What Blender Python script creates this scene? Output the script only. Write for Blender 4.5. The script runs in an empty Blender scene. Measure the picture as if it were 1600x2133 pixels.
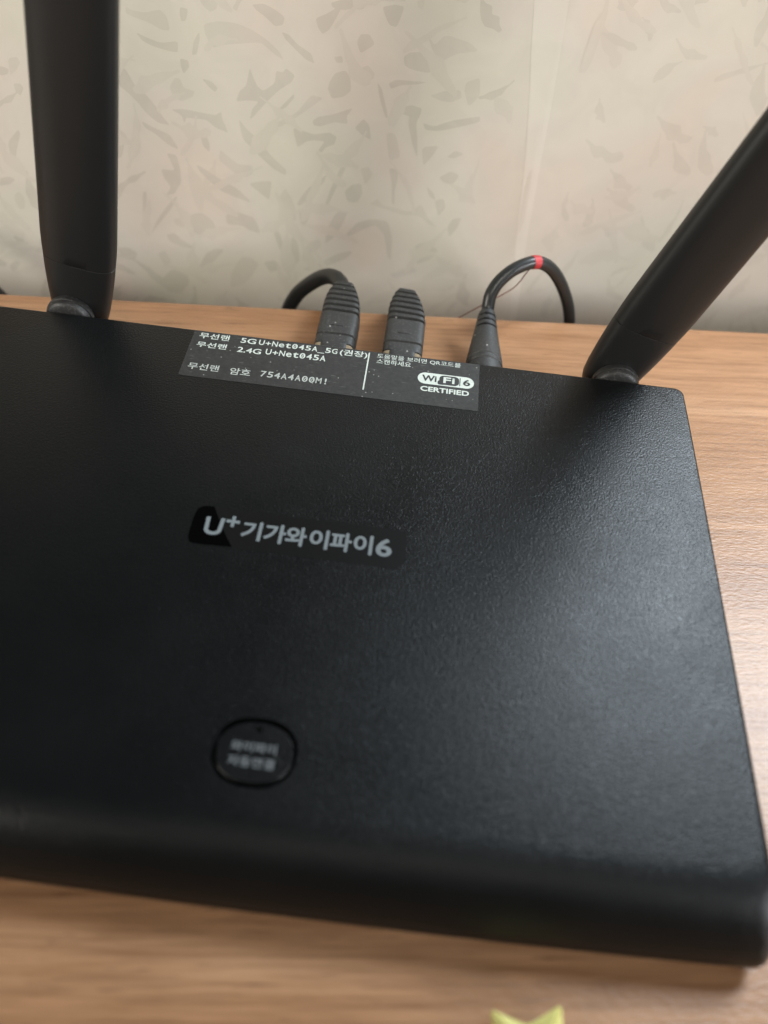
import bpy, bmesh, math, random
from mathutils import Vector, Matrix

# ---------------------------------------------------------------- camera, light, exposure
scene = bpy.context.scene
col = scene.collection
MM = 0.001

cam = bpy.data.cameras.new("camera")
cam.sensor_fit = 'VERTICAL'
cam.sensor_height = 36.0
cam.lens = 27.85
cam.clip_start = 0.005
cam.clip_end = 20.0
cam.dof.use_dof = True
cam.dof.focus_distance = 0.268
cam.dof.aperture_fstop = 5.8
cam_ob = bpy.data.objects.new("camera", cam)
col.objects.link(cam_ob)
RX = (0.99232913, 0.10429423, 0.06637477)
DN = (0.1231469, -0.78681295, -0.60478114)
FW = (-0.01085065, 0.60831579, -0.79362092)
cam_ob.matrix_world = Matrix((
    (RX[0], -DN[0], -FW[0], 0.02438673),
    (RX[1], -DN[1], -FW[1], -0.12871107),
    (RX[2], -DN[2], -FW[2], 0.20655266),
    (0, 0, 0, 1)))
scene.camera = cam_ob

world = bpy.data.worlds.new("World")
scene.world = world
world.use_nodes = True
bg = world.node_tree.nodes["Background"]
bg.inputs[0].default_value = (1.0, 0.95, 0.87, 1)
bg.inputs[1].default_value = 0.045


def area(name, loc, target, size, size_y, power, color, spread=180):
    l = bpy.data.lights.new(name, 'AREA')
    l.shape = 'RECTANGLE'
    l.size = size
    l.size_y = size_y
    l.energy = power
    l.color = color
    l.spread = math.radians(spread)
    o = bpy.data.objects.new(name, l)
    col.objects.link(o)
    o.location = loc
    d = Vector(target) - Vector(loc)
    o.rotation_euler = d.to_track_quat('-Z', 'Y').to_euler()
    return o


# cool daylight from the window beyond the wall; the rest are added wall fills
area("window_light", (0.46, 0.40, 0.57), (0.10, 0.0, 0.0), 0.25, 0.25, 8.6, (0.80, 0.91, 1.0))
area("left_wall_fill", (-0.90, -0.50, 0.46), (-0.03, 0.17, 0.085), 0.5, 0.4, 0.68, (1.0, 0.95, 0.86), 40)
area("right_wall_fill", (1.20, -0.50, 0.46), (0.02, 0.17, 0.09), 0.5, 0.4, 0.98, (0.95, 0.97, 1.0), 40)
area("overhead_wall_fill", (0.15, -0.35, 0.80), (0.02, 0.17, 0.14), 0.4, 0.3, 0.26, (1.0, 0.95, 0.86), 40)

scene.view_settings.view_transform = 'Standard'
scene.view_settings.look = 'None'
scene.view_settings.gamma = 1.0
scene.view_settings.use_curve_mapping = False
scene.view_settings.exposure = 0.0
random.seed(7)


# ---------------------------------------------------------------- materials
class NT:
    def __init__(self, name):
        self.m = bpy.data.materials.new(name)
        self.m.use_nodes = True
        self.t = self.m.node_tree
        self.b = self.t.nodes["Principled BSDF"]

    def n(self, kind, **kw):
        nd = self.t.nodes.new(kind)
        for k, v in kw.items():
            if k.startswith('i_'):
                key = k[2:]
                key = int(key) if key.isdigit() else key.replace('_', ' ')
                nd.inputs[key].default_value = v
            else:
                setattr(nd, k, v)
        return nd

    def l(self, a, b):
        self.t.links.new(a, b)

    def coord(self, scale=(1, 1, 1), rot=(0, 0, 0), loc=(0, 0, 0)):
        tc = self.n('ShaderNodeTexCoord')
        mp = self.n('ShaderNodeMapping')
        mp.inputs['Scale'].default_value = scale
        mp.inputs['Rotation'].default_value = rot
        mp.inputs['Location'].default_value = loc
        self.l(tc.outputs['Object'], mp.inputs['Vector'])
        return mp.outputs[0]

    def noise(self, vec, scale, detail=3.0, rough=0.5, dist=0.0):
        nd = self.n('ShaderNodeTexNoise')
        nd.inputs['Scale'].default_value = scale
        nd.inputs['Detail'].default_value = detail
        nd.inputs['Roughness'].default_value = rough
        nd.inputs['Distortion'].default_value = dist
        self.l(vec, nd.inputs['Vector'])
        return nd.outputs['Fac']

    def ramp(self, fac, stops):
        nd = self.n('ShaderNodeValToRGB')
        e = nd.color_ramp.elements
        while len(e) < len(stops):
            e.new(0.5)
        for i, (p, c) in enumerate(stops):
            e[i].position = p
            e[i].color = tuple(c) + (1,) if len(c) == 3 else c
        self.l(fac, nd.inputs[0])
        return nd.outputs[0]

    def mix(self, fac, a, b, mode='MIX'):
        nd = self.n('ShaderNodeMix', data_type='RGBA', blend_type=mode)
        for sock, v in ((nd.inputs[0], fac), (nd.inputs[6], a), (nd.inputs[7], b)):
            if isinstance(v, (float, int)):
                sock.default_value = v
            elif isinstance(v, tuple):
                sock.default_value = v + (1,) if len(v) == 3 else v
            else:
                self.l(v, sock)
        return nd.outputs[2]

    def bump(self, h, strength, dist, prev=None):
        nd = self.n('ShaderNodeBump')
        nd.inputs['Strength'].default_value = strength
        nd.inputs['Distance'].default_value = dist
        self.l(h, nd.inputs['Height'])
        if prev is not None:
            self.l(prev, nd.inputs['Normal'])
        return nd.outputs[0]

    def specks(self, vec, scale, size, keep):
        """Mask of scattered dust specks: small dots at some Voronoi cell centres."""
        vor = self.n('ShaderNodeTexVoronoi', feature='F1')
        vor.inputs['Scale'].default_value = scale
        self.l(vec, vor.inputs['Vector'])
        dot = self.ramp(vor.outputs['Distance'], [(size * 0.6, (1, 1, 1)), (size, (0, 0, 0))])
        pick = self.ramp(self.noise(vec, scale * 0.35, 2, 0.5), [(keep, (0, 0, 0)), (keep + 0.06, (1, 1, 1))])
        return self.mix(1.0, dot, pick, 'MULTIPLY')

    def set(self, **kw):
        for k, v in kw.items():
            s = self.b.inputs[k.replace('_', ' ')]
            if isinstance(v, (float, int)):
                s.default_value = v
            elif isinstance(v, tuple):
                s.default_value = v + (1,) if len(v) == 3 else v
            else:
                self.l(v, s)
        return self.m


def mat_shell():
    t = NT("textured_black_plastic")
    v = t.coord()
    n1 = t.noise(v, 2500, 1.5, 0.5)
    n2 = t.noise(v, 1400, 1.0, 0.5)
    h = t.n('ShaderNodeMath', operation='MULTIPLY_ADD')
    t.l(n2, h.inputs[0]); h.inputs[1].default_value = 0.6; t.l(n1, h.inputs[2])
    dust = t.ramp(t.noise(v, 900, 4, 0.7), [(0.70, (0, 0, 0)), (0.80, (1, 1, 1))])
    c = t.mix(dust, (0.0042, 0.0048, 0.0051), (0.009, 0.009, 0.009))
    c = t.mix(t.specks(v, 130, 0.022, 0.52), c, (0.07, 0.07, 0.068))
    wear = t.ramp(t.noise(v, 26, 4, 0.6), [(0.35, (0.30, 0.30, 0.30)), (0.7, (0.40, 0.40, 0.40))])
    return t.set(Base_Color=c, Roughness=wear, Specular_IOR_Level=0.30, Normal=t.bump(h.outputs[0], 0.68, 0.00020))


def mat_smooth(name, color, rough, dust=0.0, bump=0.0, grain=2500):
    t = NT(name)
    v = t.coord()
    c = color
    if dust:
        f = t.ramp(t.noise(v, 1100, 5, 0.75), [(0.52, (0, 0, 0)), (0.78, (dust, dust, dust))])
        c = t.mix(f, color, (0.30, 0.29, 0.27))
        c = t.mix(t.specks(v, 260, 0.10, 0.48), c, (0.42, 0.41, 0.38))
    else:
        f = t.noise(v, 300, 3, 0.6)
        c = t.mix(f, tuple(x * 0.9 for x in color), tuple(min(1, x * 1.1) for x in color))
    kw = dict(Base_Color=c, Roughness=rough)
    if bump:
        kw['Normal'] = t.bump(t.noise(v, grain, 2, 0.6), bump, 0.0001)
    return t.set(**kw)


def mat_label():
    t = NT("dusty_label_film")
    v = t.coord()
    f = t.ramp(t.noise(v, 700, 6, 0.8), [(0.35, (0.0, 0.0, 0.0)), (0.75, (1, 1, 1))])
    c = t.mix(f, (0.011, 0.011, 0.010), (0.036, 0.035, 0.032))
    lint = t.ramp(t.noise(t.coord((260, 1800, 300), rot=(0, 0, 0.5)), 1.0, 2, 0.5), [(0.66, (0, 0, 0)), (0.74, (0.35, 0.35, 0.35))])
    c = t.mix(lint, c, (0.15, 0.15, 0.14))
    c = t.mix(t.specks(v, 420, 0.12, 0.47), c, (0.22, 0.22, 0.20))
    c = t.mix(t.specks(v, 170, 0.05, 0.52), c, (0.38, 0.38, 0.35))
    return t.set(Base_Color=c, Roughness=0.62, Normal=t.bump(t.noise(v, 1600, 3, 0.6), 0.25, 0.0001))


def mat_wood():
    t = NT("wood_grain_laminate")
    broad = t.noise(t.coord((3.0, 34, 1)), 1.0, 4, 0.55, 0.6)
    streak = t.noise(t.coord((14, 330, 1)), 1.0, 5, 0.65, 0.3)
    fine = t.noise(t.coord((45, 1000, 1)), 1.0, 3, 0.6)
    pores = t.noise(t.coord((70, 1050, 1), loc=(3, 7, 0)), 1.0, 2, 0.5)
    a = t.ramp(broad, [(0.30, (0.335, 0.165, 0.078)), (0.52, (0.420, 0.220, 0.110)), (0.72, (0.49, 0.280, 0.155))])
    b = t.ramp(streak, [(0.30, (0.70, 0.66, 0.62)), (0.5, (1, 1, 1)), (0.70, (1.12, 1.13, 1.15))])
    c = t.mix(0.85, a, b, 'MULTIPLY')
    f = t.ramp(fine, [(0.3, (0.74, 0.71, 0.68)), (0.6, (1.08, 1.08, 1.08))])
    c = t.mix(0.8, c, f, 'MULTIPLY')
    p = t.ramp(pores, [(0.64, (0, 0, 0)), (0.71, (0.7, 0.7, 0.7))])
    c = t.mix(p, c, (0.17, 0.082, 0.04))
    grain = t.noise(t.coord((420, 1100, 1)), 1.0, 3, 0.6)
    nrm = t.bump(grain, 0.5, 0.0003)
    nrm = t.bump(fine, 0.25, 0.0001, nrm)
    return t.set(Base_Color=c, Roughness=0.35, Specular_IOR_Level=0.42, Normal=nrm)


def mat_paper(name, tint, k):
    t = NT(name)
    v = t.coord()
    big = t.ramp(t.noise(v, 17, 2, 0.5), [(0.36, (0.985, 1.008, 0.975)), (0.5, (1, 1, 1)), (0.64, (1.025, 0.975, 0.965))])
    mid = t.ramp(t.noise(t.coord((1, 1, 1), loc=(5, 3, 1)), 60, 3, 0.55, 0.8), [(0.38, (1 - k, 1 - k, 1 - k)), (0.62, (1 + k, 1 + k, 1 + k))])
    c = t.mix(1.0, tint, big, 'MULTIPLY')
    c = t.mix(1.0, c, mid, 'MULTIPLY')
    fib = t.noise(v, 2200, 3, 0.6)
    return t.set(Base_Color=c, Roughness=0.72, Normal=t.bump(fib, 0.18, 0.00012))


M = {}
M['shell'] = mat_shell()
M['base'] = mat_smooth("matte_black_plastic", (0.010, 0.010, 0.010), 0.5)
M['antenna'] = mat_smooth("satin_black_plastic", (0.0100, 0.0102, 0.0102), 0.46, bump=0.12, grain=3000)
M['hinge'] = mat_smooth("dusty_black_plastic", (0.020, 0.020, 0.020), 0.5, dust=0.30, bump=0.2, grain=1500)
M['rubber'] = mat_smooth("dusty_black_rubber", (0.024, 0.024, 0.023), 0.55, dust=0.26, bump=0.25, grain=1600)
M['cord'] = mat_smooth("black_cable_sheath", (0.017, 0.018, 0.018), 0.36, bump=0.1)
M['dark'] = mat_smooth("deep_black_plastic", (0.004, 0.004, 0.004), 0.5)
M['gloss'] = mat_smooth("gloss_black_print", (0.0008, 0.0008, 0.0009), 0.5)
M['plate'] = mat_smooth("logo_film", (0.0048, 0.0047, 0.0045), 0.35)
M['plate'].node_tree.nodes["Principled BSDF"].inputs["Specular IOR Level"].default_value = 0.38
M['gloss'].node_tree.nodes["Principled BSDF"].inputs["Specular IOR Level"].default_value = 0.03
M['logo'] = mat_smooth("grey_logo_ink", (0.165, 0.190, 0.200), 0.5)
M['btntext'] = mat_smooth("faint_grey_ink", (0.15, 0.165, 0.17), 0.5)
M['print'] = mat_smooth("pale_label_ink", (0.50, 0.54, 0.49), 0.6)
M['printdim'] = mat_smooth("dusty_label_ink", (0.36, 0.38, 0.35), 0.6)
M['blank'] = mat_smooth("blank_label_field", (0.27, 0.29, 0.26), 0.6, dust=0.2)
M['ink'] = mat_smooth("label_black_ink", (0.022, 0.022, 0.021), 0.6)
M['label'] = mat_label()
M['wood'] = mat_wood()
M['paper'] = mat_paper("beige_wallpaper", (0.63, 0.585, 0.505), 0.02)
M['motif'] = mat_paper("taupe_wallpaper_print", (0.556, 0.517, 0.442), 0.03)
M['motif2'] = mat_paper("pale_taupe_wallpaper_print", (0.582, 0.540, 0.463), 0.025)
M['motif3'] = mat_paper("faint_wallpaper_print", (0.603, 0.559, 0.480), 0.02)
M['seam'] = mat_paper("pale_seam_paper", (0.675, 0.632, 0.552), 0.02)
M['red'] = mat_smooth("red_tape", (0.46, 0.032, 0.035), 0.55)
M['thread'] = mat_smooth("brown_red_thread", (0.17, 0.055, 0.04), 0.8)
M['star'] = mat_smooth("yellow_green_paper", (0.72, 0.65, 0.22), 0.6)
mt = NT("clear_plug_plastic")
M['clear'] = mt.set(Base_Color=mt.mix(mt.noise(mt.coord(), 800, 3, 0.6), (0.32, 0.24, 0.15), (0.42, 0.33, 0.22)), Roughness=0.25, Transmission_Weight=0.35)


# ---------------------------------------------------------------- builders (all lengths in millimetres)
def link(name, me, mat, parent=None, **props):
    o = bpy.data.objects.new(name, me)
    if mat is not None:
        me.materials.append(mat)
    col.objects.link(o)
    if parent is not None:
        o.parent = parent
    for k, v in props.items():
        o[k] = v
    return o


def obj(name, bm, mat, parent=None, smooth=True, sharp=40, **props):
    bmesh.ops.recalc_face_normals(bm, faces=bm.faces)
    bmesh.ops.scale(bm, vec=(MM, MM, MM), verts=bm.verts)
    me = bpy.data.meshes.new(name)
    bm.to_mesh(me)
    bm.free()
    if smooth:
        me.polygons.foreach_set('use_smooth', [True] * len(me.polygons))
        me.set_sharp_from_angle(angle=math.radians(sharp))
    return link(name, me, mat, parent, **props)


def thing(name, label, cat, loc=(0, 0, 0), rotz=0.0, group=None):
    o = bpy.data.objects.new(name, None)
    o.empty_display_size = 0.02
    col.objects.link(o)
    o.location = [c * MM for c in loc]
    o.rotation_euler = (0, 0, rotz)
    o['label'] = label
    o['category'] = cat
    if group:
        o['group'] = group
    return o


def loft(bm, rings, cap0=True, cap1=True):
    vs = [[bm.verts.new(p) for p in r] for r in rings]
    n = len(vs[0])
    for a, b in zip(vs, vs[1:]):
        for i in range(n):
            bm.faces.new((a[i], a[(i + 1) % n], b[(i + 1) % n], b[i]))
    if cap0:
        bm.faces.new(list(reversed(vs[0])))
    if cap1:
        bm.faces.new(vs[-1])
    return vs


def catmull(pts, k=10):
    P = [Vector(p) for p in pts]
    P = [2 * P[0] - P[1]] + P + [2 * P[-1] - P[-2]]
    out = []
    for i in range(1, len(P) - 2):
        a, b, c, d = P[i - 1:i + 3]
        for j in range(k):
            t = j / k
            out.append(0.5 * ((2 * b) + (c - a) * t + (2 * a - 5 * b + 4 * c - d) * t * t + (3 * b - a - 3 * c + d) * t ** 3))
    out.append(P[-2])
    return out


def tube(bm, path, r, seg=16):
    rings = []
    t0 = (path[1] - path[0]).normalized()
    nrm = t0.orthogonal().normalized()
    for i, p in enumerate(path):
        t = (path[min(i + 1, len(path) - 1)] - path[max(i - 1, 0)]).normalized()
        nrm = (nrm - t * nrm.dot(t)).normalized()
        bi = t.cross(nrm)
        rr = r[i] if isinstance(r, (list, tuple)) else r
        rings.append([p + rr * (math.cos(2 * math.pi * k / seg) * nrm + math.sin(2 * math.pi * k / seg) * bi) for k in range(seg)])
    loft(bm, rings)


def superell(cx, cy, a, b, e, n):
    out = []
    for k in range(n):
        th = 2 * math.pi * k / n
        c, s = math.cos(th), math.sin(th)
        out.append((cx + a * math.copysign(abs(c) ** (2 / e), c), cy + b * math.copysign(abs(s) ** (2 / e), s)))
    return out


def flat_poly(bm, pts, z):
    vs = [bm.verts.new((x, y, z)) for x, y in pts]
    f = bm.faces.new(vs)
    return f


def rrect(x0, y0, x1, y1, r, k=6):
    out = []
    for cx, cy, a0 in ((x1 - r, y1 - r, 0), (x0 + r, y1 - r, 90), (x0 + r, y0 + r, 180), (x1 - r, y0 + r, 270)):
        for i in range(k + 1):
            a = math.radians(a0 + 90 * i / k)
            out.append((cx + r * math.cos(a), cy + r * math.sin(a)))
    return out


_tcache = {}


def glyph_mesh(s, bold):
    """Vertices and faces of a line of flat lettering at size 1."""
    key = (s, bold)
    if key not in _tcache:
        cu = bpy.data.curves.new("lettering", 'FONT')
        cu.body = s
        cu.size = 1.0
        cu.offset = bold
        cu.resolution_u = 4
        o = bpy.data.objects.new("lettering", cu)
        col.objects.link(o)
        dg = bpy.context.evaluated_depsgraph_get()
        me = bpy.data.meshes.new_from_object(o.evaluated_get(dg))
        vs = [tuple(v.co) for v in me.vertices]
        fs = [tuple(p.vertices) for p in me.polygons]
        bpy.data.objects.remove(o)
        bpy.data.curves.remove(cu)
        bpy.data.meshes.remove(me)
        _tcache[key] = (vs, fs)
    return _tcache[key]


def put_glyphs(bm, s, x0, x1, y0, y1, z, bold=0.0, shear=0.0):
    """Lettering fitted to the box x0..x1, y0..y1."""
    vs, fs = glyph_mesh(s, bold)
    if not vs:
        return
    ax, bx = min(v[0] for v in vs), max(v[0] for v in vs)
    ay, by = min(v[1] for v in vs), max(v[1] for v in vs)
    nv = []
    for v in vs:
        ty = (v[1] - ay) / max(by - ay, 1e-6)
        x = x0 + (v[0] - ax) / max(bx - ax, 1e-6) * (x1 - x0) + shear * ty * (y1 - y0)
        nv.append(bm.verts.new((x, y0 + ty * (y1 - y0), z)))
    for f in fs:
        try:
            bm.faces.new([nv[i] for i in f])
        except ValueError:
            pass


def put_bold(bm, s, x0, x1, y0, y1, z, w):
    """Heavier lettering: the same outline laid down a few times, w millimetres apart."""
    x0, x1, y0, y1 = x0 + w, x1 - w, y0 + w, y1 - w
    for i, (dx, dy) in enumerate(((0, 0), (1, 0), (-1, 0), (0, 1), (0, -1), (.7, .7), (-.7, .7), (.7, -.7), (-.7, -.7))):
        put_glyphs(bm, s, x0 + dx * w, x1 + dx * w, y0 + dy * w, y1 + dy * w, z + 0.004 * i)


def put_mono(bm, s, x0, x1, yb, cap, z, bold):
    """Typewriter-spaced lettering: one cell per character, slashed zeros."""
    w = (x1 - x0) / len(s)
    for i, ch in enumerate(s):
        a, b = x0 + i * w + w * 0.10, x0 + (i + 1) * w - w * 0.08
        y0, y1 = yb, yb + cap
        if ch == '_':
            y0, y1 = yb - cap * 0.22, yb - cap * 0.10
            a, b = x0 + i * w, x0 + (i + 1) * w
        elif ch == '+':
            y0, y1 = yb + cap * 0.12, yb + cap * 0.80
        elif ch == 'e':
            y1 = yb + cap * 0.76
        elif ch == 't':
            y1 = yb + cap * 0.95
        elif ch == '!':
            a, b = a + w * 0.27, b - w * 0.27
        put_glyphs(bm, ch, a, b, y0, y1, z, bold)
        if ch == '0':
            c = (a + b) / 2
            h = cap * 0.22
            bm.faces.new([bm.verts.new(p) for p in ((c - w * .14, yb + cap / 2 - h, z), (c - w * .02, yb + cap / 2 - h - .05, z),
                                                    (c + w * .14, yb + cap / 2 + h, z), (c + w * .02, yb + cap / 2 + h + .05, z))])


# ---------------------------------------------------------------- the setting: desk and papered wall
ROT = math.radians(6.22)
EDGE, WALL, SEAM = 129.2, 171.0, 82.0

desk = thing("desk", "desk with a warm brown wood-grain laminate top carrying the black router", "desk", (0, 0, 0), ROT)
bm = bmesh.new()
prof = [(-520, 0), (EDGE - 1.6, 0), (EDGE - 0.8, -0.25), (EDGE - 0.2, -0.8), (EDGE, -1.6), (EDGE, -22), (-520, -22)]
vs = [[bm.verts.new((x, y, z)) for y, z in prof] for x in (-650, 650)]
n = len(prof)
for i in range(n):
    bm.faces.new((vs[0][i], vs[0][(i + 1) % n], vs[1][(i + 1) % n], vs[1][i]))
bm.faces.new(vs[0]); bm.faces.new(list(reversed(vs[1])))
obj("tabletop", bm, M['wood'], desk, sharp=60)

wall = thing("wall", "beige papered wall with a taupe leafy brushstroke print behind the desk", "wall", (0, 0, 0), ROT)
BEND = math.radians(7.0)


def wall_line():
    """Plan of the wall: flat, a soft ridge at the paper seam, then turning a little away."""
    pts = []
    x = -420.0
    while x < SEAM - 8:
        pts.append((x, WALL)); x += 10.0
    for k in range(49):
        u = k / 48
        x = SEAM - 8 + 16 * u
        bulge = 0.35 * math.exp(-((u - 0.55) / 0.22) ** 2)
        back = 0.0 if u < 0.5 else (x - SEAM) * math.tan(BEND) * 0.9
        pts.append((x, WALL + back - bulge))
    x0, y0 = pts[-1]
    for k in range(1, 36):
        pts.append((x0 + 11 * k, y0 + 11 * k * math.tan(BEND)))
    return pts


WL = wall_line()
bm = bmesh.new()
ZB, ZT = -420.0, 128.0
rows = []
for z in (ZB, -60.0, 20.0, 70.0, 110.0, ZT - 6, ZT - 1.5, ZT):
    inset = {ZT: 3.5, ZT - 1.5: 0.8}.get(z, 0.0)
    rows.append([bm.verts.new((x, y + inset, z)) for x, y in WL])
back = [[bm.verts.new((x, y + 13.0, z)) for x, y in WL] for z in (ZT - 1.5, ZB)]
rows += back
for a, b in zip(rows, rows[1:] + rows[:1]):
    for i in range(len(WL) - 1):
        bm.faces.new((a[i], a[i + 1], b[i + 1], b[i]))
for i in (0, len(WL) - 1):
    bm.faces.new([r[i] for r in rows])
obj("wall_surface", bm, M['paper'], wall, sharp=50)


def wall_y(x):
    for (x0, y0), (x1, y1) in zip(WL, WL[1:]):
        if x0 <= x <= x1:
            return y0 + (y1 - y0) * (x - x0) / (x1 - x0)
    return WALL


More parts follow.
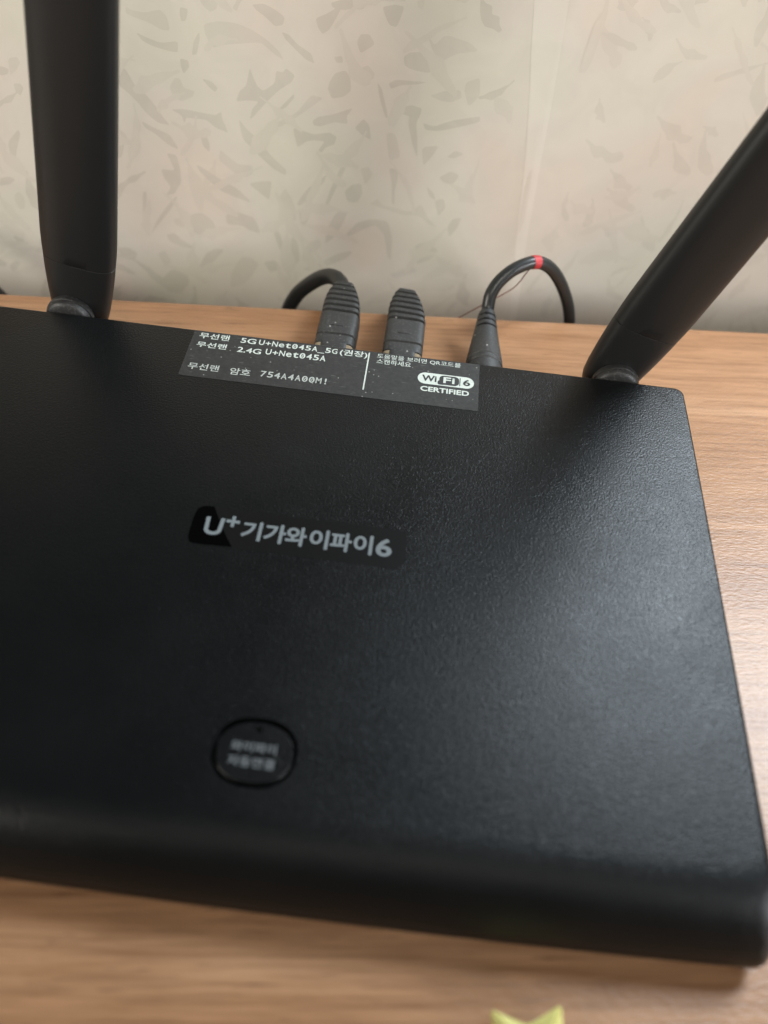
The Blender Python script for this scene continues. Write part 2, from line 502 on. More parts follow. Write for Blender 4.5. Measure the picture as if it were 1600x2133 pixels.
MOTIF = """-69.3,90.3 -67.2,89.4 -63.0,88.9 -57.8,90.3 -55.8,88.4 -55.2,83.7 -58.4,83.8 -62.0,85.8 -67.2,87.3 -69.5,88.2
-67.3,82.5 -63.6,80.9 -59.1,79.5 -53.0,80.5 -53.5,76.7 -56.3,76.9 -61.7,78.1 -65.4,79.7
-50.7,91.5 -48.1,91.0 -49.3,87.3 -50.9,86.9 -51.2,89.4
-47.4,80.9 -45.2,84.0 -45.1,82.1 -46.9,76.4 -48.7,76.2
-43.2,86.7 -38.3,87.9 -32.1,87.7 -26.7,85.9 -22.1,83.3 -17.4,79.4 -15.9,76.4 -19.1,78.2 -23.8,82.0 -30.2,81.2 -36.7,80.4 -40.8,79.0 -42.2,81.2 -43.3,83.7
-26.2,93.8 -22.3,94.4 -18.5,92.9 -15.1,90.6 -15.9,88.1 -18.7,87.5 -21.7,90.2 -24.7,92.1
-16.4,85.8 -14.0,85.3 -10.9,82.1 -6.1,79.4 -4.9,76.0 -8.2,77.3 -11.8,80.5 -15.3,83.7
10.0,84.2 11.1,86.9 14.3,87.1 16.5,83.9 11.4,80.5
11.6,75.5 14.4,76.9 17.0,73.9 16.3,71.8 13.4,72.4
26.9,80.4 28.8,82.0 33.2,82.5 36.4,80.2 41.7,77.4 36.1,75.5 31.8,76.0 29.3,76.6 27.4,77.7
0.5,70.0 2.5,73.3 6.2,74.5 8.1,72.1 8.5,67.3 5.7,65.0 1.4,64.1 -0.1,67.5
-28.3,73.3 -27.3,69.8 -25.9,66.7 -23.9,65.2 -19.5,68.3 -18.9,72.7 -16.5,72.3 -15.2,73.8 -12.1,71.6 -13.3,69.1 -18.0,66.0 -22.3,61.9 -29.7,53.8 -28.5,58.2 -25.8,61.3 -29.6,61.5 -34.3,60.7 -32.7,64.6 -30.0,66.8
-56.0,67.9 -54.0,67.7 -53.1,64.5 -49.1,63.5 -50.2,61.4 -54.7,59.4 -57.3,61.3 -58.3,64.2
-46.1,68.2 -42.8,67.6 -40.6,65.3 -41.6,63.6 -43.5,65.1
-58.9,56.2 -54.2,56.7 -47.5,55.7 -42.4,55.1 -40.2,56.6 -40.0,54.0 -38.1,48.4 -42.9,50.3 -46.1,53.2 -53.7,53.5 -54.5,51.3 -55.3,54.3
-20.0,57.4 -16.4,61.1 -12.5,65.1 -12.6,63.4 -15.6,59.8
-21.9,53.0 -16.6,55.1 -11.4,58.4 -6.2,65.1 -1.8,64.1 -4.5,61.8 -8.8,58.6 -13.2,55.3 -18.5,51.9
-5.8,55.3 -3.7,57.0 2.4,58.4 9.6,61.3 7.1,57.9 7.7,54.9 2.4,55.4 -2.8,53.3 -5.4,53.6
-13.3,52.2 -9.8,51.4 -5.4,50.0 0.7,51.3 3.6,49.7 2.6,46.5 -0.5,45.4 -2.3,42.9 -3.7,43.8 -1.0,47.6 -5.4,47.8 -8.1,47.2 -11.7,44.4 -12.5,47.8
10.3,53.7 13.6,57.4 15.9,55.0 16.9,49.2 13.0,51.2
22.5,52.6 26.2,52.5 28.9,43.1 24.4,41.4
27.6,62.6 31.3,63.7 35.3,62.7 35.1,60.6 33.7,57.0 34.8,50.8 35.6,43.0 33.3,48.0 30.7,56.8 30.9,59.4 28.2,60.1
36.9,47.8 43.5,48.7 41.7,44.8 38.2,39.9
22.2,71.0 24.7,72.4 30.5,72.3 36.4,72.3 33.1,71.3 26.5,70.5 23.2,69.0
37.8,67.5 42.7,69.5 48.9,70.3 49.8,67.4 45.7,65.5 41.4,66.1
36.3,57.2 40.8,56.1 46.7,58.7 57.7,61.2 58.0,59.0 49.6,56.3 42.8,54.5 37.5,54.6
47.2,44.3 50.0,47.2 53.8,46.1 50.4,44.0
-33.9,54.4 -30.8,50.2 -25.8,46.0 -22.5,40.7 -16.4,34.9 -16.5,32.5 -21.0,34.6 -25.3,38.6 -29.5,43.0 -32.8,46.5
-42.0,41.8 -38.7,38.7 -35.4,36.1 -30.0,36.0 -29.7,32.6 -33.1,30.6 -36.6,31.7 -40.0,34.8 -42.9,37.5
-49.0,46.3 -47.4,48.7 -45.8,43.8 -46.2,40.3 -48.5,42.7
-52.1,35.0 -48.3,32.9 -43.2,29.3 -36.2,25.3 -31.0,19.5 -36.5,21.2 -42.8,23.8 -47.1,27.6 -51.1,32.2
-31.9,28.1 -26.7,29.4 -22.3,29.7 -23.3,24.1 -23.9,21.2 -27.0,23.8
-20.6,21.2 -17.1,27.3 -13.6,20.6 -12.6,12.8 -15.2,12.0 -18.0,16.1
-12.6,20.2 -8.3,27.1 -2.7,31.9 0.0,34.0 -1.3,30.5 -6.5,24.1 -11.2,19.2
8.6,45.5 10.1,44.7 7.6,37.9 4.3,29.9 1.4,22.6 -1.9,14.5 -0.6,21.4 2.5,30.8 6.0,38.8
7.1,27.1 10.2,30.3 13.9,31.0 14.6,26.5 12.4,22.3 8.6,22.6
13.2,37.3 16.3,38.5 18.5,35.2 15.4,30.4 14.6,33.5
24.6,38.5 28.3,37.8 28.4,33.4 27.6,28.4 28.1,22.2 26.8,23.2 26.5,30.3
-0.7,1.9 0.2,9.8 4.0,17.6 8.7,18.4 7.0,12.4 3.2,5.5
-11.7,17.6 -5.5,19.6 -7.5,13.6 -10.0,9.1 -11.5,13.4
17.6,22.1 20.8,24.9 22.9,21.9 29.6,20.8 34.6,19.5 39.0,23.5 43.0,16.9 46.9,12.8 42.8,14.7 38.5,18.2 31.8,17.7 23.9,20.4
40.4,31.7 43.6,28.9 44.9,25.4 41.9,27.3
44.5,25.4 48.1,26.6 49.6,22.6 46.8,18.2
-42.4,13.5 -37.0,14.9 -30.5,12.7 -28.1,5.2 -32.9,6.6 -35.6,8.6 -42.3,8.7
-64.7,10.0 -60.3,10.8 -58.8,7.6 -60.9,5.9 -64.1,7.3
-58.2,12.0 -52.3,13.9 -48.0,10.0 -46.6,4.6 -51.7,2.0 -57.3,3.9 -59.3,7.1
-24.0,9.9 -20.2,6.3 -18.1,-1.5 -13.8,-11.8 -16.8,-9.6 -20.5,-1.6
-14.9,4.9 -12.5,2.3 -11.5,-6.9 -13.8,-9.4 -15.6,-1.3
-10.7,-4.5 -7.6,2.6 -2.7,4.0 -2.2,0.1 -6.6,-3.1 -10.2,-8.0
8.1,7.0 12.8,13.3 19.4,15.3 25.8,14.7 28.3,7.1 28.6,-4.3 27.0,-3.2 24.8,8.0 20.6,12.7 14.9,9.6 10.1,6.5
-68.7,2.1 -65.1,3.4 -62.7,0.2 -59.1,-2.4 -57.3,-4.0 -62.2,-3.7 -67.7,-1.2
-52.6,-6.0 -48.4,-3.4 -44.5,-3.7 -50.1,-10.5 -55.8,-16.3 -57.6,-14.6
-39.5,-9.8 -36.8,-6.7 -32.8,-7.1 -30.0,-10.4 -33.4,-16.7 -37.9,-21.9 -43.7,-23.5 -42.5,-16.0
-74.7,-21.2 -68.8,-15.3 -62.8,-16.1 -61.8,-22.2 -66.5,-28.1 -72.7,-27.9
-10.8,-11.6 -2.6,-7.5 5.4,-2.3 11.8,-0.7 9.4,-4.4 2.4,-8.4 -6.7,-12.5
38.0,3.2 42.8,5.8 49.3,1.7 45.8,-3.2 40.0,-6.0
28.2,-12.1 38.0,-6.7 41.3,-9.5 31.4,-13.8
-76.3,72.5 -72.9,69.2 -70.7,63.8 -67.0,60.7 -64.3,56.7 -62.0,52.6 -60.2,50.1 -64.4,50.7 -68.2,53.9 -70.9,58.0 -73.6,61.1 -77.9,64.9
-70.8,51.1 -66.5,48.8 -60.8,46.5 -58.1,40.7 -61.4,41.9 -66.0,46.1 -69.9,48.5
-63.2,39.0 -59.3,38.3 -58.7,32.7 -59.1,26.8 -62.5,21.6 -65.9,20.8 -63.5,24.5 -65.7,28.3 -66.4,32.2 -60.7,31.6
-81.3,47.8 -78.1,46.2 -77.3,43.6 -79.8,44.3
-91.9,-5.6 -86.0,-5.3 -82.6,-7.9 -84.7,-11.5 -90.1,-11.3 -92.8,-9.7
-75.4,21.7 -73.6,21.9 -76.9,6.5 -77.9,6.4
-61.2,21.1 -64.4,15.3 -69.0,9.7 -75.5,1.6 -72.0,8.4 -66.1,16.2
-74.1,-7.4 -70.4,-6.0 -68.5,-11.7 -71.6,-13.7
-27.9,-9.1 -22.8,-7.6 -19.9,-12.2 -25.1,-14.3
-4.5,91.0 -0.5,92.7 4.9,96.2 3.4,92.9 0.3,87.7 -2.1,86.0 -3.7,88.1
18.1,96.0 22.7,97.0 25.9,96.5 23.7,89.9 20.9,90.5
34.2,88.8 37.5,84.9 41.0,88.8 50.3,86.5 53.5,84.0 45.9,82.8 40.5,79.7 37.3,82.6
-53.0,74.8 -50.2,74.2 -50.1,71.9 -52.5,69.4 -53.1,72.1
2.0,78.8 4.9,79.3 5.3,77.0 2.9,76.9
18.0,71.1 19.9,68.8 23.0,58.1 21.8,58.4 19.2,65.5
50.6,73.2 55.4,75.2 56.4,68.7 52.8,64.3 50.3,70.0
45.1,35.5 49.3,38.7 53.3,37.0 51.0,32.9 47.2,33.6
53.1,17.5 56.9,18.3 55.7,13.3 52.8,8.7 51.3,13.0
-82.4,42.4 -78.0,44.5 -81.0,36.0 -83.7,35.6
-114.5,70.8 -111.0,71.5 -110.5,69.4 -113.0,66.6 -115.5,64.8
-115.2,62.0 -112.6,62.2 -111.9,60.5 -113.9,57.6 -115.2,59.2
-124.0,39.5 -118.5,44.8 -118.2,43.0 -121.8,35.9 -124.7,26.8 -125.0,31.1
-131.8,24.0 -127.8,25.0 -125.7,23.7 -128.8,21.5 -132.9,20.5
-128.4,16.7 -125.9,18.6 -124.4,16.2 -125.5,11.1 -127.7,10.3 -128.8,13.1
-134.8,-2.9 -131.9,-1.9 -130.1,-4.9 -132.7,-7.0
-140.9,-18.4 -137.1,-14.9 -135.2,-15.6 -137.9,-19.9 -140.2,-20.8"""


def chaikin(p, it=2, w=0.22):
    for _ in range(it):
        q = []
        for i in range(len(p)):
            a, b = p[i], p[(i + 1) % len(p)]
            q.append((a[0] * (1 - w) + b[0] * w, a[1] * (1 - w) + b[1] * w))
            q.append((a[0] * w + b[0] * (1 - w), a[1] * w + b[1] * (1 - w)))
        p = q
    return p


def shard(cx, cz, ang, ln, wd, rnd):
    """One brush-stroke shaped fleck of the print."""
    n = 8
    up, dn = [], []
    curve = rnd.uniform(-0.12, 0.12) * ln
    for i in range(n):
        t = i / (n - 1)
        w = wd * (0.25 + math.sin(math.pi * min(1, t * 1.15 + 0.05)) ** 0.8 * rnd.uniform(0.35, 1.3)) * 0.5
        x = (t - 0.5) * ln
        y = curve * 4 * t * (1 - t)
        up.append((x, y + w)); dn.append((x, y - w * rnd.uniform(0.2, 1.1)))
    pts = up + dn[::-1]
    c, s = math.cos(ang), math.sin(ang)
    return [(cx + x * c - y * s, cz + x * s + y * c) for x, y in pts]


BOXES = []


def layer(pts):
    """Lowest print layer in which this fleck overlaps no other."""
    b = (min(p[0] for p in pts), max(p[0] for p in pts), min(p[1] for p in pts), max(p[1] for p in pts))
    used = {l for c, l in BOXES if b[0] < c[1] and c[0] < b[1] and b[2] < c[3] and c[2] < b[3]}
    l = 0
    while l in used:
        l += 1
    BOXES.append((b, l))
    return l


def add_fleck(bm, pts):
    off = 0.02 + 0.012 * layer(pts)
    vs = [bm.verts.new((x, wall_y(x) - off, z)) for x, z in pts]
    f = bm.faces.new(vs)
    f.normal_update()
    bmesh.ops.triangulate(bm, faces=[f], ngon_method='EAR_CLIP')


bm = bmesh.new()
bm2 = bmesh.new()
bm3 = bmesh.new()
rnd = random.Random(21)
traced = []
for k, ln in enumerate(MOTIF.split('\n')):
    pts = [tuple(float(c) for c in q.split(',')) for q in ln.split()]
    traced.append((sum(p[0] for p in pts) / len(pts), sum(p[1] for p in pts) / len(pts)))
    add_fleck(bm if k % 4 else bm2, chaikin(pts, 2, 0.14))
cnt = 0
for k in range(1050):
    x, z = rnd.uniform(-300, 330), rnd.uniform(-200, 120)
    if abs(x - SEAM) < 11 or any((x - a) ** 2 + (z - b) ** 2 < 81 for a, b in traced):
        continue
    if -78 < x < 52 and -30 < z < 92:
        continue
    pts = shard(x, z, rnd.choice((0.9, 2.2, 0.3, 1.5, 2.7)) + rnd.uniform(-.3, .3), rnd.uniform(8, 23), rnd.uniform(2.6, 6.5), rnd)
    right = x > SEAM
    if not right and max(p[0] for p in pts) > SEAM - 9:
        continue
    if right and min(p[0] for p in pts) < SEAM + 9:
        continue
    traced.append((x, z))
    cnt += 1
    add_fleck(bm2 if (right or k % 3 == 0) else bm, chaikin(pts, 2, 0.14))
for k in range(520):                                     # fainter strokes lying under the others
    x, z = rnd.uniform(-300, 330), rnd.uniform(-200, 120)
    pts = shard(x, z, rnd.choice((0.9, 2.2, 0.3, 1.5, 2.7)) + rnd.uniform(-.3, .3), rnd.uniform(12, 30), rnd.uniform(2.5, 6.5), rnd)
    if min(p[0] for p in pts) < SEAM + 9 and max(p[0] for p in pts) > SEAM - 9:
        continue
    if max(p[1] for p in pts) > ZT - 5:
        continue
    add_fleck(bm3, chaikin(pts, 2, 0.14))
for b, mname, nm in ((bm, 'motif', "wallpaper_print"), (bm2, 'motif2', "wallpaper_print"), (bm3, 'motif3', "wallpaper_print")):
    obj(nm, b, M[mname], wall, smooth=False, kind="stuff")

# paler strip where two lengths of paper meet
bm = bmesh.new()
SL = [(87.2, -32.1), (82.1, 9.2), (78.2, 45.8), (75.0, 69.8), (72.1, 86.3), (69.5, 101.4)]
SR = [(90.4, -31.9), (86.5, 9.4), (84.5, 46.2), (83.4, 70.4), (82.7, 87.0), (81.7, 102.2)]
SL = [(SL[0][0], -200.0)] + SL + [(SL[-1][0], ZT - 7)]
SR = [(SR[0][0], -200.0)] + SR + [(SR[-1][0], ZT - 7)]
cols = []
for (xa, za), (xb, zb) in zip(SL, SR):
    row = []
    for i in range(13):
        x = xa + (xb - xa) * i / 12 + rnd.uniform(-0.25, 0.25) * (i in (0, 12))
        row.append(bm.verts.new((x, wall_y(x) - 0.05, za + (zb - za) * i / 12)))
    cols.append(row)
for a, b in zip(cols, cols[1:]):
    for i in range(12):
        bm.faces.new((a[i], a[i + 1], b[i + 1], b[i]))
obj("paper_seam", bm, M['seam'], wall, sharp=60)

# ---------------------------------------------------------------- the router
H = 20.69
router = thing("wifi_router", "black wireless router with two antennas and a grey U+ logo on its textured top", "router")
HWX, YB, YF, BOW = 120.0, 84.26, -84.4, 1.9


def outline(inset, front, z, rad, k=8):
    """Plan ring of the case: straight back and sides, bowed front edge (front = how far it moves towards the viewer)."""
    x1, yb = HWX - inset, YB - inset
    xf = 3.0 * max(0.0, front + 4.8) / 14.0        # the sides splay a little towards the front foot
    xl = x1 + 4.5
    pts = []

    def side_x(y):
        return x1 + 0.5 * (1 - (y / 84.0) ** 2) + xf * max(0.0, -y / 88.0)
    yf = YF - front + inset * 0.3
    nf = 40
    for i in range(nf + 1):                                     # front, left to right
        x = -xl - xf + rad + (x1 + xl + 2 * xf - 2 * rad) * i / nf
        pts.append((x, yf + BOW * (x / HWX) ** 2))
    yr = yf + BOW
    for i in range(1, k + 1):
        a = math.radians(-90 + 90 * i / k)
        pts.append((x1 + xf - rad + rad * math.cos(a), yr + rad + rad * math.sin(a)))
    ns = 12
    rb = min(rad, 3.2)
    for i in range(1, ns + 1):
        y = yr + rad + (yb - rb - yr - rad) * i / ns
        pts.append((side_x(y) if i < ns else x1, y))
    for i in range(1, k + 1):
        a = math.radians(90 * i / k)
        pts.append((x1 - rb + rb * math.cos(a), yb - rb + rb * math.sin(a)))
    for i in range(1, nf + 1):                                  # back, right to left
        pts.append((x1 - rb - (x1 + xl - 2 * rb) * i / nf, yb))
    for i in range(1, k + 1):
        a = math.radians(90 + 90 * i / k)
        pts.append((-xl + rb + rb * math.cos(a), yb - rb + rb * math.sin(a)))
    for i in range(1, ns + 1):
        y = yb - rb + (yr + rad - yb + rb) * i / ns
        pts.append((-side_x(y) - 4.5 if i < ns else -xl, y))
    for i in range(1, k):
        a = math.radians(180 + 90 * i / k)
        pts.append((-xl - xf + rad + rad * math.cos(a), yr + rad + rad * math.sin(a)))
    return [(x, y, z) for x, y in pts]


bm = bmesh.new()
prof = [(0.6, 8.7, 4.2), (0.15, 9.4, 5.2), (0.0, 9.4, 6.6), (0.0, 8.3, 9.2), (0.0, 6.7, 11.8), (0.0, 4.7, 14.4), (0.0, 2.4, 16.8),
        (0.1, 0.2, 18.5), (0.35, -2.2, 19.7), (0.7, -4.6, 20.35), (1.1, -7.0, 20.63), (1.5, -9.0, H)]
rings = [outline(i, f, z, 4.5) for i, f, z in prof]
vs = loft(bm, rings, cap0=True, cap1=False)
# top face with the opening of the round button
BX, BY, BA, BB, BE = -1.1, -62.3, 10.2, 8.5, 2.3
hole = [bm.verts.new((x, y, H)) for x, y in superell(BX, BY, BA, BB, BE, 64)]
top_e = []
for loop in (vs[-1], hole):
    for i in range(len(loop)):
        a, b = loop[i], loop[(i + 1) % len(loop)]
        top_e.append(bm.edges.get((a, b)) or bm.edges.new((a, b)))
bmesh.ops.triangle_fill(bm, use_beauty=True, use_dissolve=False, edges=top_e)
low = [bm.verts.new((v.co.x, v.co.y, H - 3.2)) for v in hole]
for i in range(64):
    bm.faces.new((hole[i], hole[(i + 1) % 64], low[(i + 1) % 64], low[i]))
bm.faces.new(low)
body = obj("top_cover", bm, M['shell'], router, sharp=35)

bm = bmesh.new()
loft(bm, [outline(4.0, 4.5, 0.9, 4.5), outline(2.2, 7.4, 1.6, 4.5), outline(1.6, 8.0, 4.15, 4.5)])
obj("bottom_case", bm, M['base'], router)
for fx, fy in ((-100, -76), (100, -76), (-100, 70), (100, 70)):
    bm = bmesh.new()
    bmesh.ops.create_cone(bm, cap_ends=True, segments=24, radius1=5, radius2=5, depth=0.96, matrix=Matrix.Translation((fx, fy, 0.48)))
    obj("rubber_foot", bm, M['dark'], router)

# button: domed cap with a small indicator hole, lettering printed on it
bm = bmesh.new()
ba, bb = BA - 1.05, BB - 1.05
HX, HY = -1.2, -57.0
out0 = [bm.verts.new((x, y, H - 3.0)) for x, y in superell(BX, BY, ba, bb, BE, 64)]
out1 = [bm.verts.new((x, y, H - 0.25)) for x, y in superell(BX, BY, ba, bb, BE, 64)]
out2 = [bm.verts.new((x, y, H + 0.02)) for x, y in superell(BX, BY, ba - 0.28, bb - 0.28, BE, 64)]
for a, b in ((out0, out1), (out1, out2)):
    for i in range(64):
        bm.faces.new((a[i], a[(i + 1) % 64], b[(i + 1) % 64], b[i]))
hin = [bm.verts.new((x, y, H + 0.02)) for x, y in superell(HX, HY, 0.85, 0.85, 2, 24)]
ee = []
for loop in (out2, hin):
    for i in range(len(loop)):
        a, b = loop[i], loop[(i + 1) % len(loop)]
        ee.append(bm.edges.get((a, b)) or bm.edges.new((a, b)))
bmesh.ops.triangle_fill(bm, use_beauty=True, use_dissolve=False, edges=ee)
hlo = [bm.verts.new((v.co.x, v.co.y, H - 0.9)) for v in hin]
for i in range(24):
    bm.faces.new((hin[i], hin[(i + 1) % 24], hlo[(i + 1) % 24], hlo[i]))
button = obj("button", bm, M['shell'], router, sharp=30)
bm = bmesh.new()
flat_poly(bm, superell(HX, HY, 0.85, 0.85, 2, 24), H - 0.88)
obj("indicator_lens", bm, M['dark'], button, smooth=False)
bm = bmesh.new()
put_glyphs(bm, "와이파이", -7.0, 3.9, -62.5, -60.0, H + 0.06, 0.012)
put_glyphs(bm, "자동연결", -7.1, 4.0, -66.1, -63.6, H + 0.06, 0.012)
obj("button_lettering", bm, M['btntext'], button, smooth=False)

# logo on the cover
bm = bmesh.new()
flat_poly(bm, rrect(-32.2, -5.6, 29.3, 7.9, 3.0), H + 0.03)
logo = obj("logo_plate", bm, M['plate'], router, smooth=False)
bm = bmesh.new()
flat_poly(bm, chaikin([(-27.4, 7.95), (-28.2, 8.0), (-30.3, 7.95), (-32.0, 6.6), (-32.45, 3.0), (-32.4, -3.2), (-31.6, -5.2), (-29.8, -5.65), (-19.3, -5.3), (-19.35, -5.2),
                       (-22.6, -0.5), (-25.3, 4.2), (-27.3, 7.9)], 1), H + 0.06)
obj("logo_flag", bm, M['gloss'], logo, smooth=False)
bm = bmesh.new()
z = H + 0.09
# the U: a round-bottomed stroke
up = []
for t in range(0, 13):
    a = math.pi * t / 12
    up.append((-26.0 - 1.95 * math.cos(a), -0.05 - 1.35 * math.sin(a)))
cl = [(-28.1, 4.2)] + [(-27.98, 1.5)] + up + [(-23.98, 1.5)] + [(-23.8, 4.2)]
w = 0.58
L, R_ = [], []
for i, p in enumerate(cl):
    a, b = cl[max(0, i - 1)], cl[min(len(cl) - 1, i + 1)]
    d = Vector((b[0] - a[0], b[1] - a[1])).normalized()
    L.append(bm.verts.new((p[0] - d.y * w, p[1] + d.x * w, z)))
    R_.append(bm.verts.new((p[0] + d.y * w, p[1] - d.x * w, z)))
for i in range(len(cl) - 1):
    bm.faces.new((L[i], L[i + 1], R_[i + 1], R_[i]))
# the plus sign beside it
px, py, ar, hw_ = -20.85, 3.5, 1.95, 0.5
flat_poly(bm, [(px - hw_, py - ar), (px + hw_, py - ar), (px + hw_, py - hw_), (px + ar, py - hw_), (px + ar, py + hw_), (px + hw_, py + hw_),
               (px + hw_, py + ar), (px - hw_, py + ar), (px - hw_, py + hw_), (px - ar, py + hw_), (px - ar, py - hw_), (px - hw_, py - hw_)], z)
for ch, a, b, y0, y1 in (("기", -17.9, -12.1, -2.3, 4.4), ("가", -11.4, -5.0, -2.3, 4.4), ("와", -5.2, 0.9, -2.3, 4.4), ("이", 1.7, 7.2, -2.3, 4.5),
                         ("파", 7.7, 13.9, -2.3, 4.4), ("이", 14.4, 19.9, -2.3, 4.5), ("6", 20.9, 25.5, -2.2, 4.1)):
    put_bold(bm, ch, a, b, y0, y1, z, 0.22)
obj("logo_lettering", bm, M['logo'], logo, smooth=False)

# sticker at the back edge
bm = bmesh.new()
loft(bm, [[(x, y, zz) for x, y in rrect(-52.0, 60.2, 48.2, 83.0, 0.5, 3)] for zz in (H + 0.005, H + 0.10)], cap0=False)
sticker = obj("label_sticker", bm, M['label'], router, smooth=False)
zl = H + 0.13
B = 0.012
bm = bmesh.new()
put_glyphs(bm, "무선랜", -49.8, -39.3, 79.3, 82.2, zl, B)
put_glyphs(bm, "5G", -35.3, -30.0, 79.4, 82.0, zl, B)
put_mono(bm, "U+Net045A_5G", -29.2, -1.3, 79.5, 2.55, zl, B)
put_glyphs(bm, "(권장)", -0.6, 9.0, 78.9, 82.4, zl, B)
obj("printed_text", bm, M['print'], sticker, smooth=False)
bm = bmesh.new()
put_glyphs(bm, "무선랜", -49.7, -39.3, 74.8, 77.5, zl, B)
put_glyphs(bm, "2.4G", -35.5, -27.3, 74.6, 77.2, zl, B)
put_mono(bm, "U+Net045A", -26.0, -4.8, 75.1, 2.8, zl, B)
obj("printed_text", bm, M['print'], sticker, smooth=False)
bm = bmesh.new()
put_glyphs(bm, "무선랜", -49.9, -39.4, 63.6, 66.7, zl, B)
put_glyphs(bm, "암호", -35.6, -28.7, 63.3, 66.6, zl, B)
put_mono(bm, "754A4A00M!", -25.6, -2.2, 64.0, 2.8, zl, B)
obj("printed_text", bm, M['printdim'], sticker, smooth=False)
bm = bmesh.new()
put_glyphs(bm, "도움말을 보려면 QR코드를", 12.4, 41.6, 80.0, 82.4, zl, 0.0)
put_glyphs(bm, "스캔하세요", 12.5, 24.4, 77.3, 79.8, zl, 0.003)
obj("printed_text", bm, M['print'], sticker, smooth=False)
bm = bmesh.new()
flat_poly(bm, [(9.3, 63.7), (9.75, 63.7), (9.75, 82.2), (9.3, 82.2)], zl)
obj("divider_line", bm, M['print'], sticker, smooth=False)
bm = bmesh.new()
flat_poly(bm, rrect(27.2, 70.2, 46.5, 75.7, 2.7, 8), zl)
put_bold(bm, "CERTIFIED", 28.5, 45.0, 66.6, 69.0, zl, 0.11)
obj("certified_badge", bm, M['print'], sticker, smooth=False)
bm = bmesh.new()
flat_poly(bm, rrect(34.6, 70.7, 41.4, 75.2, 1.6, 6), zl + 0.03)
flat_poly(bm, rrect(34.1, 70.6, 36.6, 72.6, 0.6, 3), zl + 0.035)
put_bold(bm, "Wi", 28.7, 33.7, 71.5, 74.5, zl + 0.03, 0.12)
put_bold(bm, "6", 42.8, 45.2, 71.4, 74.5, zl + 0.03, 0.12)
flat_poly(bm, rrect(41.55, 71.0, 41.85, 75.0, 0.1, 2), zl + 0.03)
obj("badge_ink", bm, M['ink'], sticker, smooth=False)
bm = bmesh.new()
put_bold(bm, "Fi", 36.0, 39.9, 71.5, 74.5, zl + 0.08, 0.12)
obj("badge_lettering", bm, M['print'], sticker, smooth=False)


# antennas: flattened blade on a swivelling foot, hinge barrel from the back of the case
def antenna(px, pz, lean, hx, hz):
    PY = 94.2
    ax = Vector((math.sin(lean), 0, math.cos(lean)))
    sx = Vector((math.cos(lean), 0, -math.sin(lean)))
    o = Vector((px, PY, pz))

    def ring(s, hw, hd, e=2.7):
        return [o + ax * s + sx * u + Vector((0, 1, 0)) * v for u, v in superell(0, 0, hw, hd, e, 48)]
    SE = 22.6
    bm = bmesh.new()
    loft(bm, [ring(SE + 0.0, 11.9, 5.2), ring(SE + 0.08, 12.05, 5.3), ring(SE + 4, 12.28, 5.4), ring(SE + 9, 12.42, 5.5), ring(SE + 30, 12.35, 5.4), ring(100, 12.2, 5.2),
              ring(150, 12.0, 5.0), ring(168, 11.8, 4.8), ring(171.5, 11.0, 4.2), ring(173, 9.6, 3.2)])
    a = obj("antenna", bm, M['antenna'], router, sharp=50)
    bm = bmesh.new()
    loft(bm, [ring(-6.5, 7.0, 3.2), ring(-5.6, 8.4, 4.2), ring(-3, 9.4, 4.8), ring(2, 10.3, 5.0), ring(8, 11.0, 5.12), ring(14, 11.55, 5.22), ring(19, 11.88, 5.28), ring(SE - 0.14, 12.04, 5.3), ring(SE - 0.06, 11.9, 5.2)])
    obj("antenna_foot", bm, M['antenna'], a, sharp=50)
    bm = bmesh.new()
    prof = [(84.0, 5.0), (84.25, 6.6), (84.7, 7.5), (85.4, 8.0), (86.3, 8.2), (86.5, 7.9), (86.8, 7.9), (87.0, 8.3), (88.3, 8.3), (89.3, 8.0), (89.8, 7.2)]
    loft(bm, [[(hx + r * math.cos(2 * math.pi * k / 40), y, hz + r * math.sin(2 * math.pi * k / 40)) for k in range(40)] for y, r in prof])
    obj("antenna_hinge", bm, M['hinge'], a, sharp=35)


antenna(-97.6, 14.5, math.radians(12.1), -98.7, 16.0)
antenna(96.6, 14.5, math.radians(15.3), 97.2, 15.4)


# ---------------------------------------------------------------- cables
def boot_rings(cx, z0, spec):
    out = []
    for y, hw, zlo, zhi, dx in spec:
        zc, hh = (zlo + zhi) / 2, (zhi - zlo) / 2
        out.append([(cx + dx + u, y, zc + v) for u, v in superell(0, 0, hw, hh, 5.5, 48)])
    return out


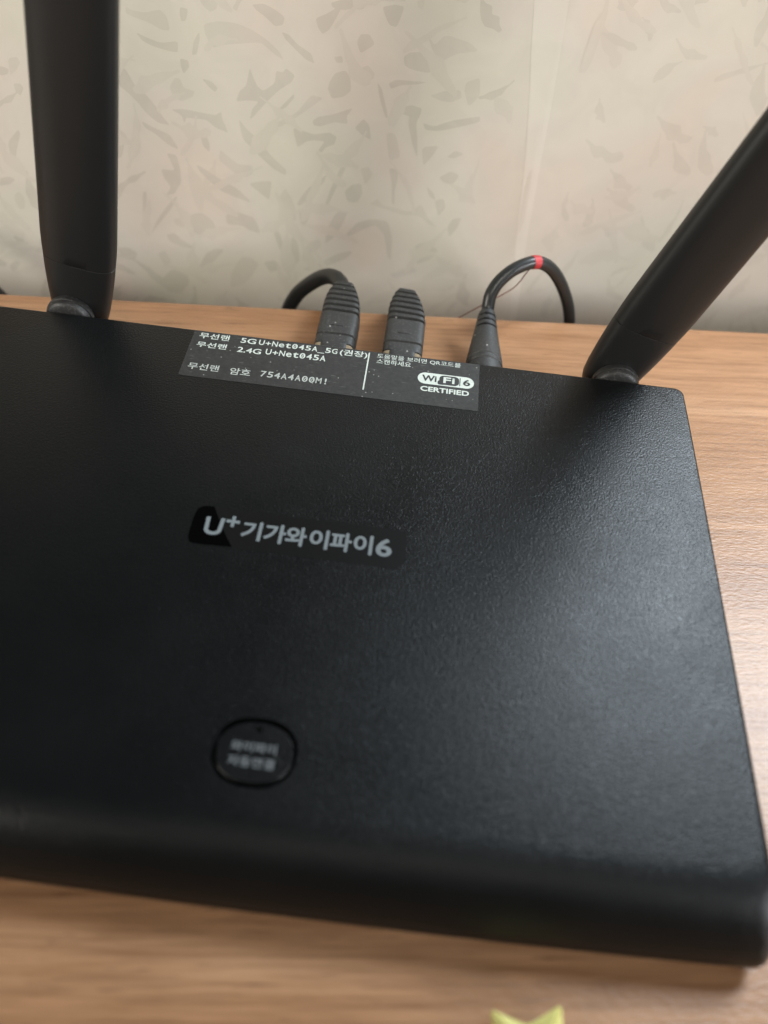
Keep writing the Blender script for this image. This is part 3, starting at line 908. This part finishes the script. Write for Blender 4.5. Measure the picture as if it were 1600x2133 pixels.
def network_plug(cx, label, path, hood_dx, ridge_tilt):
    t = thing("network_cable", label, "cable", (0, 0, 0), 0, "network cables plugged into the router")
    bm = bmesh.new()
    loft(bm, boot_rings(cx, 0, [(82, 7.25, 4.0, 15.2, 0), (91.4, 7.25, 4.0, 15.2, 0)]))
    obj("connector", bm, M['clear'], t)
    bm = bmesh.new()
    spec = [(86.0, 5.6, 3.4, 15.5, 0), (91.5, 5.6, 3.2, 15.6, 0), (91.8, 7.3, 3.0, 15.6, 0), (95.8, 7.3, 3.0, 15.6, 0), (96.1, 7.0, 3.2, 15.2, 0), (96.4, 7.0, 3.2, 15.2, 0), (96.7, 7.35, 3.0, 15.8, 0),
            (108.4, 7.3, 3.0, 16.0, 0)]
    y = 108.8
    k = 0
    nr = 6
    step = (127.0 - 108.8) / nr
    for k in range(nr):
        f = k / nr
        hw = 7.2 - 3.9 * f ** 2.4
        zh = 16.0 + 0.9 * math.sin(f * 2.2) - 1.2 * f
        zl_ = 3.0 + 3.0 * f
        dx = hood_dx * f
        hw2 = 7.2 - 3.9 * (f + 0.75 / nr) ** 2.4
        spec += [(y, hw - 0.9, zl_ + .6, zh - 1.15, dx), (y + 0.95, hw - 0.9, zl_ + .6, zh - 1.15, dx), (y + 1.15, hw, zl_, zh, dx), (y + step - 0.25, hw2 + 0.1, zl_ + .3, zh + 0.05, dx)]
        y += step
    spec += [(127.2, 3.9, 6.3, 15.0, hood_dx), (128.4, 3.4, 6.8, 14.2, hood_dx), (129.2, 2.4, 8.0, 13.0, hood_dx)]
    rings = boot_rings(cx, 0, spec)
    rings = [[(x, yy + ridge_tilt * (x - cx) * min(1, max(0, (yy - 104) / 8)), z) for x, yy, z in r] for r in rings]
    loft(bm, rings)
    obj("boot", bm, M['rubber'], t, sharp=32)
    bm = bmesh.new()
    for zz in (6.5,):
        loft(bm, [[(cx + u, yy, 15.65 + v) for u, v in rrect(-2.4, 0, 2.4, 0.38, 0.2, 2)] for yy in (98.5 + zz * 0.7 - 2.5, 99.0 + zz * 0.7 - 2.5)])
    obj("boot_rib", bm, M['rubber'], t)
    bm = bmesh.new()
    tube(bm, catmull(path, 10), 3.1)
    obj("cord", bm, M['cord'], t)
    return t


network_plug(-4.3, "black network cable with ribbed boot whose cord arches left over the desk edge",
             [(-5.0, 122, 10.5), (-5.8, 128.5, 11.2), (-9.5, 135.5, 10.4), (-15.0, 140.5, 6.8), (-22.0, 144.0, -0.6), (-28.5, 146.5, -10.0), (-33, 148, -24.0), (-36, 149, -60), (-38, 150, -160)], -1.0, -0.02)
network_plug(20.7, "black network cable with ribbed boot in the middle, its cord hidden behind it",
             [(19.5, 122, 10.0), (19.2, 129, 9.6), (19.0, 135.2, 5.0), (19.0, 138.6, -4.0), (19.5, 140.5, -20), (20, 141, -60), (21, 142, -160)], -1.6, -0.06)

power = thing("power_cable", "black power cable with round plug and a red band where it loops up", "cable")
bm = bmesh.new()
prof = [(85.0, 6.9), (90.6, 7.0), (91.2, 6.55), (91.9, 6.55), (92.3, 6.95), (93.6, 6.85), (94.0, 6.4), (94.6, 6.4), (95.0, 6.75), (98.0, 6.45), (104, 5.6), (110, 4.7),
        (115, 3.95), (119.0, 3.5), (120.2, 3.1), (120.6, 2.7)]
PX, PZ = 51.0, 10.6


def plug_ring(y, r):
    lift = 0.9 * max(0, (y - 100) / 20) ** 1.5
    return [(PX + 0.0 * y + r * math.cos(2 * math.pi * k / 36), y, PZ + lift * 3.4 + r * math.sin(2 * math.pi * k / 36)) for k in range(36)]


loft(bm, [plug_ring(y, r) for y, r in prof])
obj("plug", bm, M['rubber'], power, sharp=35)
for y, r in ((111.5, 4.55), (114.4, 4.1), (117.2, 3.75)):
    bm = bmesh.new()
    lift = 3.06 * max(0, (y - 100) / 20) ** 1.5
    arc = [Vector((PX + (r + 0.02) * math.cos(a), y - 0.5 * math.cos(a * 2) * 0, PZ + lift + (r + 0.02) * math.sin(a))) for a in [math.radians(35 + 110 * i / 14) for i in range(15)]]
    tube(bm, arc, [0.12 + 0.36 * math.sin(math.pi * i / 14) for i in range(15)], 8)
    obj("plug_groove", bm, M['dark'], power)
PATH = catmull([(51.0, 117, 13.2), (51.0, 121.5, 15.2), (51.4, 125, 19.6), (54.4, 129, 23.6), (60.0, 133.5, 26.6), (67.5, 138, 27.0), (74.8, 142, 21.7), (82.2, 146, 10.4), (88.3, 149, -4.0),
                (91, 150.5, -20), (92, 152, -60), (90, 154, -160)], 12)
bm = bmesh.new()
tube(bm, PATH, 2.45, 20)
obj("cord", bm, M['cord'], power)
bm = bmesh.new()
i0 = 59
tube(bm, PATH[i0 - 2:i0 + 3], 2.6, 20)
obj("red_band", bm, M['red'], power)
bm = bmesh.new()
b0 = PATH[i0 - 2]
tube(bm, catmull([(65.2, 136.8, 24.2), (64.0, 136.8, 21.5), (62.6, 136.8, 18.0), (59.3, 136.4, 13.6), (49.1, 134.6, 6.0), (42.4, 134.2, 0.35), (41.0, 134.6, -1.2)], 8), 0.22, 8)
obj("thread", bm, M['thread'], power)

bm = bmesh.new()
tube(bm, catmull([(-182, 133, 10), (-174, 133, 4), (-163.5, 133.5, -6), (-155.6, 134, -18), (-149.5, 134.5, -34), (-149, 135, -80), (-148, 136, -170)], 10), 3.4)
o = obj("loose_cable", bm, M['cord'], None)
o['label'] = "black cable curving down behind the desk edge left of the left antenna"
o['category'] = "cable"

# ---------------------------------------------------------------- small paper star in front
bm = bmesh.new()
CX, CY = 68.6, -115.9
th0 = math.atan2(-106.4 + 115.9, 58.9 - 68.6)
ring0, ring1, ring2 = [], [], []
for k in range(10):
    a = th0 + k * math.pi / 5
    r = 13.6 if k % 2 == 0 else 7.6
    ring0.append(bm.verts.new((CX + (r - 0.6) * math.cos(a), CY + (r - 0.6) * math.sin(a), 0.4 + (1.8 if k % 2 == 0 else 0))))
    ring1.append(bm.verts.new((CX + r * math.cos(a), CY + r * math.sin(a), 5.6 if k % 2 == 0 else 4.6)))
    ring2.append(bm.verts.new((CX + r * 0.45 * math.cos(a), CY + r * 0.45 * math.sin(a), 8.2 if k % 2 == 0 else 7.0)))
for a, b in ((ring0, ring1), (ring1, ring2)):
    for i in range(10):
        bm.faces.new((a[i], a[(i + 1) % 10], b[(i + 1) % 10], b[i]))
bm.faces.new(list(reversed(ring0)))
c = bm.verts.new((CX, CY, 8.6))
for i in range(10):
    bm.faces.new((ring2[i], ring2[(i + 1) % 10], c))
bmesh.ops.bevel(bm, geom=[e for e in bm.edges], offset=0.5, segments=2, affect='EDGES')
o = obj("paper_star", bm, M['star'], None)
o['label'] = "small yellow-green pointed ornament on the desk in front of the router"
o['category'] = "ornament"
